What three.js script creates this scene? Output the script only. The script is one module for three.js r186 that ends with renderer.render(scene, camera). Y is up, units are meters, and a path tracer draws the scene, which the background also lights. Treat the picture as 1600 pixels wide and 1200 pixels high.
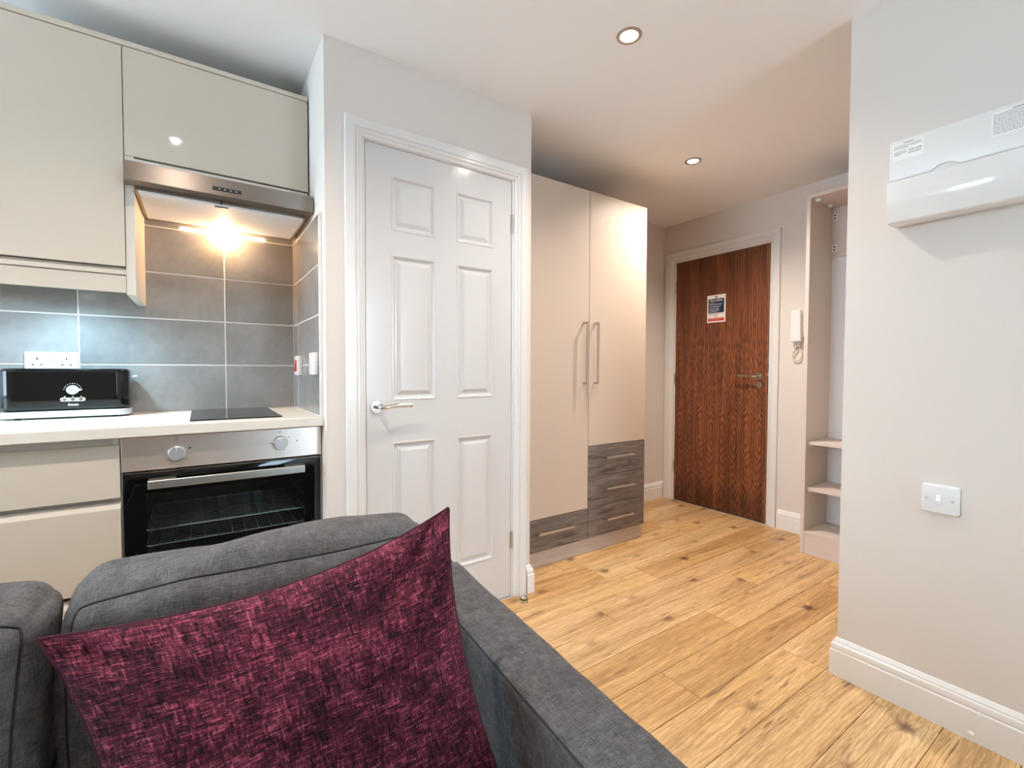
import * as THREE from 'three';
import { RoundedBoxGeometry } from 'three/addons/geometries/RoundedBoxGeometry.js';
import { TextGeometry } from 'three/addons/geometries/TextGeometry.js';
import { FontLoader } from 'three/addons/loaders/FontLoader.js';
import { mergeGeometries, toCreasedNormals } from 'three/addons/utils/BufferGeometryUtils.js';
import { RectAreaLightUniformsLib } from 'three/addons/lights/RectAreaLightUniformsLib.js';

// ------------------------------------------------------------------ camera, sky, lights, exposure
const D = Math.PI / 180;
const scene = new THREE.Scene();
const camera = new THREE.PerspectiveCamera(79.74, 1600 / 1200, 0.03, 60);
camera.rotation.order = 'YXZ';
camera.position.set(0, 1.0926, 0);
camera.rotation.set(-1.677 * D, -34.181 * D, 0.178 * D);
scene.add(camera);
RectAreaLightUniformsLib.init();
const renderer = new THREE.WebGLRenderer({ antialias: true });
renderer.toneMapping = THREE.LinearToneMapping;
renderer.toneMappingExposure = 1.45;
renderer.shadowMap.enabled = true;
renderer.shadowMap.type = THREE.PCFSoftShadowMap;
scene.background = new THREE.Color(0.59, 0.81, 1.0);
scene.backgroundIntensity = 12.0;
const SPOT = 4.0, SPOT_COLOR = new THREE.Color(1.0, 0.90, 0.80);          // ceiling downlights; each has its own brightness below
const HOOD = 0.30, HOOD_COLOR = new THREE.Color(1.0, 0.60, 0.28);         // extractor lamp
const PUCK = 1.7, PUCK_COLOR = new THREE.Color(0.50, 0.80, 1.0);          // light under the wall cupboard
const DOWNLIGHTS = [
  [1.319, -1.185, 0.8, 'recessed downlight with nickel rim, the larger and nearer one in the ceiling'],
  [2.403, -1.661, 1.65, 'small recessed downlight with nickel rim, in the ceiling before the walnut door'],
  [-0.09, -1.09, 1.2, 'recessed downlight over the kitchen, mirrored in the glossy cupboard over the hood'],
  [-1.5, -1.09, 0.8, 'recessed downlight in the ceiling near the window'],
];

// ------------------------------------------------------------------ helpers
let seed = 1;
const rnd = () => { seed = (seed * 16807) % 2147483647; return seed / 2147483647; };
const counts = {};
function numbered(n) { counts[n] = (counts[n] ?? -1) + 1; return counts[n] ? `${n}_${String(counts[n]).padStart(3, '0')}` : n; }
function thing(name, label, category, [x, y, z] = [0, 0, 0], turn = 0, group, kind) {
  const o = new THREE.Group(); o.name = numbered(name); scene.add(o);
  o.position.set(x, y, z); o.rotation.y = turn; o.userData = { label, category };
  if (group) o.userData.group = group;
  if (kind) o.userData.kind = kind;
  return o;
}
function part(name, geo, mat, parent, label) {
  const g = Array.isArray(geo) ? merged(geo) : geo;
  const m = new THREE.Mesh(g, mat); m.name = numbered(name); m.castShadow = m.receiveShadow = true;
  if (label) m.userData.label = label;
  parent.add(m); return m;
}
function solid(name, label, category, geo, mat, kind) {               // a top-level thing or structure that is one mesh
  const m = part(name, geo, mat, scene); m.userData.label = label; m.userData.category = category;
  if (kind) m.userData.kind = kind;
  return m;
}
function merged(list) {
  return mergeGeometries(list.map(g => {
    const n = g.index ? g.toNonIndexed() : g.clone();
    for (const k of Object.keys(n.attributes)) if (!['position', 'normal', 'uv'].includes(k)) n.deleteAttribute(k);
    n.clearGroups(); return n;
  }));
}
function boxUV(g0) {                                                    // uv in metres from the face's main direction
  const g = g0.index ? g0.toNonIndexed() : g0, p = g.attributes.position, n = g.attributes.normal, uv = new Float32Array(p.count * 2);
  for (let i = 0; i < p.count; i += 3) {
    let ax = 0, ay = 0, az = 0;
    for (let k = 0; k < 3; k++) { ax += Math.abs(n.getX(i + k)); ay += Math.abs(n.getY(i + k)); az += Math.abs(n.getZ(i + k)); }
    for (let k = 0; k < 3; k++) {
      const x = p.getX(i + k), y = p.getY(i + k), z = p.getZ(i + k);
      const [u, v] = ax >= ay && ax >= az ? [z, y] : ay >= az ? [x, z] : [x, y];
      uv[2 * (i + k)] = u; uv[2 * (i + k) + 1] = v;
    }
  }
  g.setAttribute('uv', new THREE.BufferAttribute(uv, 2)); return g;
}
function bx(x0, x1, y0, y1, z0, z1, r = 0) {                            // box by its limits, edges rounded by r
  const w = x1 - x0, h = y1 - y0, d = z1 - z0, rr = Math.min(r, w / 2.01, h / 2.01, d / 2.01);
  const g = r > 0 ? new RoundedBoxGeometry(w, h, d, 2, rr) : new THREE.BoxGeometry(w, h, d);
  g.translate((x0 + x1) / 2, (y0 + y1) / 2, (z0 + z1) / 2); return boxUV(g);
}
function cyl(r0, r1, h, n = 32) { return new THREE.CylinderGeometry(r0, r1, h, n); }
function zcyl(r0, r1, z0, z1, x = 0, y = 0, n = 32) { const g = new THREE.CylinderGeometry(r1, r0, z1 - z0, n); g.rotateX(Math.PI / 2); g.translate(x, y, (z0 + z1) / 2); return g; }
function zlathe(pts, x = 0, y = 0, n = 40) { const g = new THREE.LatheGeometry(pts.map(([r, z]) => new THREE.Vector2(r, z)), n); g.rotateX(Math.PI / 2); g.scale(1, 1, 1); g.translate(x, y, 0); return orient(toCreasedNormals(g, 0.6)); }
function ylathe(pts, n = 40) { return orient(toCreasedNormals(new THREE.LatheGeometry(pts.map(([r, y]) => new THREE.Vector2(r, y)), n), 0.6)); }
function tube(pts, r, n = 40, m = 10, closed = false) { return new THREE.TubeGeometry(new THREE.CatmullRomCurve3(pts.map(p => new THREE.Vector3(...p)), closed), n, r, m, closed); }
function rod(a, b, r, m = 8) { const A = new THREE.Vector3(...a), B = new THREE.Vector3(...b), g = new THREE.CylinderGeometry(r, r, A.distanceTo(B), m); g.applyQuaternion(new THREE.Quaternion().setFromUnitVectors(new THREE.Vector3(0, 1, 0), B.clone().sub(A).normalize())); g.translate(...A.add(B).multiplyScalar(0.5).toArray()); return g; }
function orient(g) {                                                    // faces outwards
  const n = g.index ? g.toNonIndexed() : g, p = n.attributes.position; let v = 0;
  const a = new THREE.Vector3(), b = new THREE.Vector3(), c = new THREE.Vector3();
  for (let i = 0; i < p.count; i += 3) { a.fromBufferAttribute(p, i); b.fromBufferAttribute(p, i + 1); c.fromBufferAttribute(p, i + 2); v += a.dot(b.cross(c)); }
  if (v < 0) for (const k of Object.keys(n.attributes)) {
    const at = n.attributes[k], s = at.itemSize;
    for (let i = 0; i < p.count; i += 3) for (let j = 0; j < s; j++) { const t = at.array[(i + 1) * s + j]; at.array[(i + 1) * s + j] = at.array[(i + 2) * s + j]; at.array[(i + 2) * s + j] = t; }
  }
  n.deleteAttribute('normal'); n.computeVertexNormals(); return n;
}
function sweep(profile, stations, crease = 0.5) {                       // closed profile [(a, b)] carried along stations {o, a, b}
  const pos = [], P = profile.length, at = (s, k) => { const { o, a, b } = stations[s], [u, v] = profile[k]; return [0, 1, 2].map(i => o[i] + a[i] * u + b[i] * v); };
  for (let s = 0; s + 1 < stations.length; s++) for (let k = 0; k < P; k++) {
    const l = (k + 1) % P, A = at(s, k), B = at(s, l), C = at(s + 1, l), E = at(s + 1, k);
    pos.push(...A, ...B, ...C, ...A, ...C, ...E);
  }
  const tri = THREE.ShapeUtils.triangulateShape(profile.map(p => new THREE.Vector2(...p)), []);
  for (const [i, j, k] of tri) { pos.push(...at(0, k), ...at(0, j), ...at(0, i)); const s = stations.length - 1; pos.push(...at(s, i), ...at(s, j), ...at(s, k)); }
  let g = new THREE.BufferGeometry(); g.setAttribute('position', new THREE.Float32BufferAttribute(pos, 3)); g.computeVertexNormals();
  g.setAttribute('uv', new THREE.Float32BufferAttribute(new Float32Array(pos.length / 3 * 2), 2));
  g = orient(g); g = toCreasedNormals(g, crease); return boxUV(g);
}
function extr(shape, depth, bevel = 0, seg = 2, curve = 12) {
  const g = new THREE.ExtrudeGeometry(shape, { depth: depth - 2 * bevel, bevelEnabled: bevel > 0, bevelThickness: bevel, bevelSize: bevel, bevelOffset: -bevel, bevelSegments: seg, curveSegments: curve });
  g.translate(0, 0, bevel); g.clearGroups(); return boxUV(toCreasedNormals(g, 0.45));
}
function rectShape(x0, x1, y0, y1) { const s = new THREE.Shape(); s.moveTo(x0, y0); s.lineTo(x1, y0); s.lineTo(x1, y1); s.lineTo(x0, y1); s.closePath(); return s; }
function rectHole(x0, x1, y0, y1) { const s = new THREE.Path(); s.moveTo(x0, y0); s.lineTo(x0, y1); s.lineTo(x1, y1); s.lineTo(x1, y0); s.closePath(); return s; }
function roundShape(x0, x1, y0, y1, r) { const s = new THREE.Shape(); s.moveTo(x0 + r, y0); s.lineTo(x1 - r, y0); s.absarc(x1 - r, y0 + r, r, -Math.PI / 2, 0); s.lineTo(x1, y1 - r); s.absarc(x1 - r, y1 - r, r, 0, Math.PI / 2); s.lineTo(x0 + r, y1); s.absarc(x0 + r, y1 - r, r, Math.PI / 2, Math.PI); s.lineTo(x0, y0 + r); s.absarc(x0 + r, y0 + r, r, Math.PI, Math.PI * 1.5); return s; }
function poly(pts) { const s = new THREE.Shape(); s.moveTo(...pts[0]); for (const p of pts.slice(1)) s.lineTo(...p); s.closePath(); return s; }
function profX(pts, x0, x1) { const g = extr(poly(pts.map(([z, y]) => [-z, y])), x1 - x0); g.rotateY(Math.PI / 2); g.translate(x0, 0, 0); return g; }   // (z, y) outline carried along x

// ------------------------------------------------------------------ noise and textures
function hash(x, y, s) { let h = (x * 374761393 + y * 668265263 + s * 974634361) | 0; h = Math.imul(h ^ (h >>> 13), 1274126177); h ^= h >>> 16; return (h >>> 0) / 4294967296; }
function vn(x, y, px, py, s) {                                          // value noise that repeats after px, py cells
  const xi = Math.floor(x), yi = Math.floor(y), fx = x - xi, fy = y - yi, u = fx * fx * (3 - 2 * fx), v = fy * fy * (3 - 2 * fy);
  const x0 = ((xi % px) + px) % px, x1 = (x0 + 1) % px, y0 = ((yi % py) + py) % py, y1 = (y0 + 1) % py;
  const a = hash(x0, y0, s), b = hash(x1, y0, s), c = hash(x0, y1, s), d = hash(x1, y1, s);
  return a + (b - a) * u + (c - a) * v + (a - b - c + d) * u * v;
}
function fbm(u, v, cx, cy, s, oct = 4) { let t = 0, a = 0.5, n = 0; for (let i = 0; i < oct; i++) { t += a * vn(u * cx, v * cy, cx, cy, s + i * 17); n += a; a *= 0.5; cx *= 2; cy *= 2; } return t / n; }
const clamp = (x, a = 0, b = 1) => Math.min(b, Math.max(a, x));
const step = (a, b, x) => { const t = clamp((x - a) / (b - a)); return t * t * (3 - 2 * t); };
const mix3 = (a, b, t) => [a[0] + (b[0] - a[0]) * t, a[1] + (b[1] - a[1]) * t, a[2] + (b[2] - a[2]) * t];
function tex(w, h, f, srgb = true, wrap = true) {
  const d = new Uint8Array(w * h * 4);
  for (let y = 0; y < h; y++) for (let x = 0; x < w; x++) {
    const c = f((x + 0.5) / w, (y + 0.5) / h), i = 4 * (y * w + x), rgb = typeof c === 'number' ? [c, c, c] : c;
    d[i] = clamp(rgb[0], 0, 255); d[i + 1] = clamp(rgb[1], 0, 255); d[i + 2] = clamp(rgb[2], 0, 255); d[i + 3] = 255;
  }
  const t = new THREE.DataTexture(d, w, h); t.magFilter = THREE.LinearFilter; t.minFilter = THREE.LinearMipmapLinearFilter; t.generateMipmaps = true;
  if (wrap) t.wrapS = t.wrapT = THREE.RepeatWrapping;
  if (srgb) t.colorSpace = THREE.SRGBColorSpace;
  t.needsUpdate = true; return t;
}
const scaled = (t, u, v, rot = 0) => { const c = t.clone(); c.repeat.set(u, v); c.rotation = rot; c.needsUpdate = true; return c; };
const std = (color, roughness, extra = {}) => new THREE.MeshStandardMaterial({ color, roughness, metalness: 0, ...extra });
const phys = (color, roughness, extra = {}) => new THREE.MeshPhysicalMaterial({ color, roughness, metalness: 0, ...extra });

function oakTexture(k) {                                               // one board, along u
  const s = 100 + k * 31, base = [[220, 178, 124], [212, 166, 110], [224, 185, 134], [205, 161, 107], [218, 174, 118], [211, 170, 122]][k];
  const cath = [0.5, 0.3, 0.68, 0.45, 0.6, 0.38][k], knots = [[0.22, 0.35, 1], [0.63, 0.7, 0.7], [0.86, 0.25, 0.8]].map(([a, b, c], i) => [(a + hash(k, i, 5)) % 1, 0.2 + 0.6 * hash(k, i, 6), c * (0.5 + hash(k, i, 7))]).slice(0, 1 + k % 3);
  return tex(2048, 256, (u, v) => {
    let w = v + 0.16 * (fbm(u, v, 3, 1, s, 3) - 0.5), dark = 0;
    for (const [ku, kv, kr] of knots) { const dx = (u - ku) * 9, dy = v - kv, r2 = dx * dx * 0.9 + dy * dy * 2.2; w += 0.10 * kr * (dy > 0 ? 1 : -1) * Math.exp(-r2 * 14); dark += kr * Math.exp(-((u - ku) ** 2 * 1100 + dy * dy * 40) * 2.4) * (0.6 + 0.8 * fbm(u, v, 60, 20, s + 3, 2)); }
    const du = (u - 0.5) * 2.6, r = Math.sqrt((w - cath) ** 2 + 0.012 + 0.004 * du * du) * 46 + 2.2 * fbm(u, v, 5, 3, s + 7, 3) + (w - cath) * 4;
    const ring = 0.5 + 0.5 * Math.sin(r * 2.1), fine = fbm(u, w, 30, 90, s + 11, 3), broad = fbm(u, w, 3, 9, s + 13, 3), fleck = fbm(u, w, 46, 70, s + 17, 2);
    let t = 0.5 * (broad - 0.5) * 1.2 + 0.40 * (fine - 0.5) * 1.4 + 0.34 * (fbm(u, w, 50, 128, s + 19, 2) - 0.5) - 0.11 * Math.pow(ring, 6);
    const crack = step(0.72, 0.84, fbm(u, w, 12, 26, s + 23, 2)) * step(0.42, 0.62, fbm(u, v, 6, 3, s + 29, 2));
    const pore = step(0.66, 0.85, fleck) * 0.12;
    let c = base.map((b, i) => b * (1 + t * [0.50, 0.62, 0.80][i]));
    c = mix3(c, [134, 88, 46], clamp(pore + Math.pow(ring, 6) * 0.12));
    c = mix3(c, [92, 62, 42], clamp(crack * 0.5));
    return mix3(c, [86, 54, 34], clamp(dark * 0.75));
  });
}
const oakTex = [0, 1, 2, 3, 4, 5].map(oakTexture);
const walnutTex = tex(768, 2048, (u, v) => {                            // book-matched crown veneer, v upwards
  const n = 8 * u, leaf = Math.floor(n), s = leaf % 2 ? 1 - (n - leaf) : n - leaf, y = v * 1.98;
  const y0 = 0.61 + 0.06 * (hash(leaf >> 1, 3, 1) - 0.5) - 0.035 * (leaf % 2), up = y - y0, a = Math.abs(up);
  const centre = up > 0 ? 0.50 + 0.46 * step(0.12, 0.50, up) : 0.5, lat = Math.abs(s - centre + 0.05 * (fbm(0.3, v, 2, 16, 900, 2) - 0.5));
  const tri = Math.abs(((lat * 5.5 + 0.6 * fbm(s, v, 3, 9, 901, 2)) % 1) - 0.5) * 2;
  const wob = 1.5 * (fbm(s, v, 5, 16, 902, 3) - 0.5), far = step(0.62, 1.05, up);
  const oval = Math.sqrt((6.2 * lat) ** 2 + (16 * a) ** 2);
  const arch = up > 0 ? 2.6 + 11.5 * (a - 0.16) * (1 - 0.55 * far) + (5.0 + 4 * far) * Math.pow(lat, 1.1) + 0.42 * tri * step(0.15, 0.4, up) * (1 - far) : 2.6 + 13 * (a - 0.16) + 4.6 * lat + 0.2 * tri;
  const N = oval + (arch - oval) * step(0.10, 0.24, a) + wob * (0.45 + 0.55 * step(0.05, 0.3, a));
  const ring = 0.5 + 0.5 * Math.cos(N * 6.283), streak = fbm(s, v, 14, 4, 907 + (leaf >> 1) % 2, 3), fine = fbm(u, v, 240, 22, 909, 2), broad = fbm(u, v, 8, 3, 911, 3);
  let t = 0.44 + 0.42 * (Math.pow(ring, 0.6) - 0.55) * (1 - 0.35 * far) + 0.62 * (streak - 0.5) + 0.30 * (broad - 0.5) + 0.30 * (fine - 0.5);
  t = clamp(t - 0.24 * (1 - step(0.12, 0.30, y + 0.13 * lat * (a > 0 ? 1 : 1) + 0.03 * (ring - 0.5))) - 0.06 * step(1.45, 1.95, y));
  return t < 0.5 ? mix3([58, 32, 22], [124, 70, 42], t * 2) : mix3([124, 70, 42], [184, 114, 68], t * 2 - 1);
}, true, false);
const driftTex = tex(1024, 256, (u, v) => {                             // grey-brown wood print, grain along u
  const w = v + 0.10 * (fbm(u, v, 3, 2, 300, 3) - 0.5), a = fbm(u, w, 4, 18, 301, 4), b = fbm(u, w, 14, 90, 302, 3), d = step(0.60, 0.78, fbm(u, w, 5, 14, 303, 3));
  return [114, 104, 98].map((c, i) => c * (1 + 0.55 * (a - 0.5) + 0.36 * (b - 0.5) - 0.26 * d));
});
const plinthTex = tex(1024, 256, (u, v) => { const w = v + 0.06 * (fbm(u, v, 3, 2, 310, 3) - 0.5), a = fbm(u, w, 3, 12, 311, 4), b = fbm(u, w, 14, 80, 312, 3); return [196, 180, 168].map(c => c * (1 + 0.16 * (a - 0.5) + 0.14 * (b - 0.5))); });
const worktopTex = tex(1024, 512, (u, v) => { const w = v + 0.05 * (fbm(u, v, 3, 3, 320, 3) - 0.5), a = fbm(u, w, 4, 26, 321, 4), b = fbm(u, w, 20, 120, 322, 3); return [226, 220, 208].map((c, i) => c * (1 + 0.05 * (a - 0.5) + 0.05 * (b - 0.5))); });
const tileTex = [0, 1, 2].map(k => tex(512, 256, (u, v) => { const a = fbm(u, v, 3, 2, 330 + k * 9, 5), b = fbm(u, v, 9, 14, 331 + k * 9, 3), c = fbm(u, v, 60, 40, 333 + k, 2); return [139, 136, 134].map((q, i) => q * (1 + 0.30 * (a - 0.5) + 0.14 * (b - 0.5) + 0.07 * (c - 0.5)) + (i === 0 ? 5 * (a - 0.5) : 0)); }));
function strokes(w, h, s, n, lenA, lenB, fat = 1) {                               // crossed threads, each its own shade
  const f = new Float32Array(w * h); let r = s; const q = () => { r = (r * 16807) % 2147483647; return r / 2147483647; };
  for (let i = 0; i < n; i++) {
    const hor = q() < 0.55, x = Math.floor(q() * w), y = Math.floor(q() * h), len = lenA + Math.floor(q() * lenB), a = (q() - 0.5) * 2, wid = fat * (q() < 0.35 ? 2 : 1); let dr = 0;
    for (let k = 0; k < len; k++) { if (q() < 0.08) dr += q() < 0.5 ? 1 : -1; for (let m = 0; m < wid; m++) { const X = ((hor ? x + k : x + dr + m) + w) % w, Y = ((hor ? y + dr + m : y + k) + h) % h; f[((Y + h) % h) * w + (X + w) % w] += a; } }
  }
  return f;
}
const sofaF = strokes(1024, 1024, 77, 90000, 8, 26), pillowF = strokes(1024, 1024, 99, 26000, 14, 34, 3);
const pick = (f, n) => (u, v) => f[Math.min(n - 1, Math.floor(v * n)) * n + Math.min(n - 1, Math.floor(u * n))];
const sofaAt = pick(sofaF, 1024), pillowAt = pick(pillowF, 1024);
const sofaTex = tex(1024, 1024, (u, v) => { const a = clamp(0.5 + 0.17 * sofaAt(u, v) + 0.35 * (fbm(u, v, 24, 24, 340, 3) - 0.5)); return mix3([52, 51, 53], [124, 122, 123], a); });
const sofaBump = tex(1024, 1024, (u, v) => 128 + 38 * sofaAt(u, v), false);
const pillowTone = (u, v) => clamp(0.48 + 0.18 * pillowAt(u, v) + 0.55 * (fbm(u, v, 16, 12, 350, 3) - 0.5) + 0.25 * (fbm(u, v, 90, 90, 352, 2) - 0.5));
const pillowTex = tex(1024, 1024, (u, v) => { const a = pillowTone(u, v); return a < 0.5 ? mix3([24, 8, 17], [82, 29, 46], a * 2) : mix3([82, 29, 46], [174, 84, 106], a * 2 - 1); });
const pillowBump = tex(1024, 1024, (u, v) => 255 * pillowTone(u, v), false);
const brushTex = tex(256, 1024, (u, v) => 128 + 90 * (fbm(u, v, 3, 340, 360, 2) - 0.5), false);
const brushRough = tex(256, 1024, (u, v) => 255 * (0.36 + 0.10 * (fbm(u, v, 2, 300, 361, 2) - 0.5)), false);
const paintBump = tex(512, 512, (u, v) => 255 * fbm(u, v, 90, 90, 370, 3), false);

function canvas(w, h, draw) { const c = document.createElement('canvas'); c.width = w; c.height = h; const x = c.getContext('2d'); draw(x); const t = new THREE.CanvasTexture(c); t.colorSpace = THREE.SRGBColorSpace; t.anisotropy = 8; return t; }
let wr = 5; const wrnd = () => { wr = (wr * 16807) % 2147483647; return wr / 2147483647; };
function lines(x, x0, y0, w, lh, n, col, th, last = 0.4) { x.fillStyle = col; for (let i = 0; i < n; i++) { let p = x0; const end = x0 + w * (i === n - 1 ? last : 0.93 + 0.07 * wrnd()); while (p < end) { const l = Math.min(end - p, w * (0.02 + 0.07 * wrnd())); x.fillRect(p, y0 + i * lh, l, th); p += l + w * 0.012; } } }
const noticeTex = canvas(320, 480, x => {
  x.fillStyle = '#f1eee8'; x.fillRect(0, 0, 320, 480);
  x.fillStyle = '#1b2848'; x.beginPath(); x.arc(160, 34, 20, 0, 7); x.fill(); x.fillStyle = '#f1eee8'; x.beginPath(); x.arc(153, 31, 5, 0, 7); x.fill(); x.fillRect(163, 26, 8, 14);
  x.fillStyle = '#1b2848'; x.fillRect(20, 66, 280, 250);
  x.fillStyle = '#ffffff'; x.font = 'bold 44px sans-serif'; x.textAlign = 'center'; x.fillText('Fire action', 160, 112);
  lines(x, 34, 132, 100, 18, 1, '#dfe4ee', 7, 1); lines(x, 34, 152, 250, 15, 2, '#dfe4ee', 6, 0.9); lines(x, 34, 192, 230, 15, 2, '#dfe4ee', 6, 0.8); lines(x, 34, 232, 190, 16, 5, '#dfe4ee', 6, 0.75);
  lines(x, 30, 326, 260, 14, 2, '#5a6070', 5, 0.7);
  x.strokeStyle = '#d8322c'; x.lineWidth = 5; x.beginPath(); x.arc(160, 378, 20, 0, 7); x.stroke(); x.beginPath(); x.moveTo(146, 364); x.lineTo(174, 392); x.stroke();
  x.fillStyle = '#d62a26'; x.fillRect(20, 408, 280, 52); lines(x, 40, 420, 236, 14, 2, '#f2b7b2', 6, 0.8);
});
const testLabelTex = canvas(512, 360, x => {
  x.fillStyle = '#f3f3f1'; x.fillRect(0, 0, 512, 360); x.fillStyle = '#6d6d72'; x.fillRect(176, 14, 170, 14);
  lines(x, 16, 56, 480, 22, 4, '#9a9aa0', 10, 0.5); lines(x, 16, 176, 220, 24, 4, '#77777c', 9, 0.5);
  x.fillStyle = '#55565f'; x.font = 'bold 44px sans-serif'; x.textAlign = 'left'; x.fillText('19.03.2018', 262, 214); x.fillText('18.03.2023', 254, 268);
});
const warnLabelTex = canvas(768, 420, x => { x.fillStyle = '#f3f3f1'; x.fillRect(0, 0, 768, 420); x.fillStyle = '#77777c'; x.fillRect(250, 12, 200, 14); lines(x, 22, 46, 724, 25, 14, '#8b8b92', 10, 0.5); });

// ------------------------------------------------------------------ materials
const M = {
  wall: std('#e2d9d1', 0.85, { bumpMap: scaled(paintBump, 3, 3), bumpScale: 0.00012 }),
  ceil: std('#f3f1f0', 0.9),
  white: std('#e6e3e0', 0.22), whiteDoor: std('#d9d6d4', 0.16), skirt: std('#efece8', 0.2),
  plastic: std('#e9e8e6', 0.28), lidPlastic: std('#e9e8e6', 0.09), plasticWarm: std('#eceae4', 0.3), dimple: std('#c9c8c6', 0.5),
  gloss: std('#d0c4b4', 0.045), carcass: std('#d8d1c6', 0.4), channel: std('#c9c0b2', 0.3),
  cashmere: std('#c8b6a5', 0.45), shelf: std('#d6c8be', 0.42), shelfBack: std('#e6e3e2', 0.5),
  grout: std('#e6e2dd', 0.85), trim: std('#e8e6e3', 0.3),
  tiles: tileTex.map(t => std('#ffffff', 0.17, { map: scaled(t, 1, 1) })),
  worktop: std('#ffffff', 0.32, { map: scaled(worktopTex, 1.1, 1.6) }),
  drift: std('#ffffff', 0.4, { map: scaled(driftTex, 1.4, 4) }), plinth: std('#ffffff', 0.42, { map: scaled(plinthTex, 1.3, 4) }),
  steel: phys('#8c8178', 1, { metalness: 1, roughnessMap: scaled(brushRough, 1, 5), bumpMap: scaled(brushTex, 1, 5), bumpScale: 0.00002, anisotropy: 0.8, anisotropyRotation: Math.PI / 2 }),
  steelPanel: phys('#e6dad0', 1, { metalness: 1, roughnessMap: scaled(brushRough, 1, 5), bumpMap: scaled(brushTex, 1, 5), bumpScale: 0.00002, anisotropy: 0.7, anisotropyRotation: Math.PI / 2 }),
  satin: std('#cbc7c0', 0.34, { metalness: 1 }), satinDark: std('#8d8478', 0.38, { metalness: 1 }), chrome: std('#d9d7d4', 0.12, { metalness: 1 }), nickel: std('#a89f96', 0.28, { metalness: 1 }),
  blackGlass: phys('#06080a', 0.04, {}), black: std('#0b0c0e', 0.35), darkHole: std('#121212', 0.8), hob: std('#141416', 0.05),
  enamel: std('#14191b', 0.35), blackGloss: phys('#060707', 0.07),
  ovenGlass: phys('#e6f0f0', 0.02, { transmission: 1, thickness: 0, ior: 1.5 }),
  silver: std('#c9ccd2', 0.3, { metalness: 0.35 }), knob: std('#cdcfd3', 0.25, { metalness: 0.6 }), print: std('#e8eef4', 0.5), inkDark: std('#2a2622', 0.6),
  rack: std('#bcbcba', 0.35, { metalness: 0.5 }), red: std('#c62a22', 0.3), filter: std('#e4e4e8', 0.65), rim: std('#9c8d7f', 0.35, { metalness: 0.8 }),
  sofa: phys('#ffffff', 0.95, { map: scaled(sofaTex, 2.2, 2.2), bumpMap: scaled(sofaBump, 2.2, 2.2), bumpScale: 0.0007, specularIntensity: 0.5 }), seam: std('#2c2d31', 0.95), foot: std('#15110e', 0.5),
  pillow: phys('#ffffff', 0.85, { map: scaled(pillowTex, 2.3, 2.3), bumpMap: scaled(pillowBump, 2.3, 2.3), bumpScale: 0.0022, specularIntensity: 0.35, sheen: 0.5, sheenColor: new THREE.Color(0.80, 0.30, 0.46), sheenRoughness: 0.45 }),
  walnut: std('#ffffff', 0.38, { map: walnutTex }), walnutEdge: std('#8a5a38', 0.5), lip: std('#a97a55', 0.5),
  subfloor: std('#8a6a48', 0.8), cable: std('#e0d6c8', 0.5),
  glow: std('#ffffff', 0.4, { emissive: new THREE.Color(1.0, 0.93, 0.84), emissiveIntensity: 9 }),
  hoodGlow: std('#ffffff', 0.4, { emissive: new THREE.Color(1.0, 0.74, 0.48), emissiveIntensity: 3.2 }),
  puckGlow: std('#ffffff', 0.4, { emissive: new THREE.Color(0.80, 0.93, 1.0), emissiveIntensity: 9 }),
  pane: phys('#ffffff', 0.01, { transmission: 1, thickness: 0, ior: 1.5 }),
  oak: oakTex.map(t => std('#efefef', 0.33, { map: t, bumpMap: t, bumpScale: 0.0001 })),
};

// ------------------------------------------------------------------ the room
const CEIL = 2.32, S = 'structure';
const XR = 1.893, ZL = -0.69, XE = 3.322, ZH = -2.56, ZB = -1.808, XK = 0.39, ZK = -2.442, XB = 1.336, XW = -2.6, ZF = 2.3;
const st = (name, label, cat, geo, mat) => solid(name, label, cat, geo, mat, S);

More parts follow.
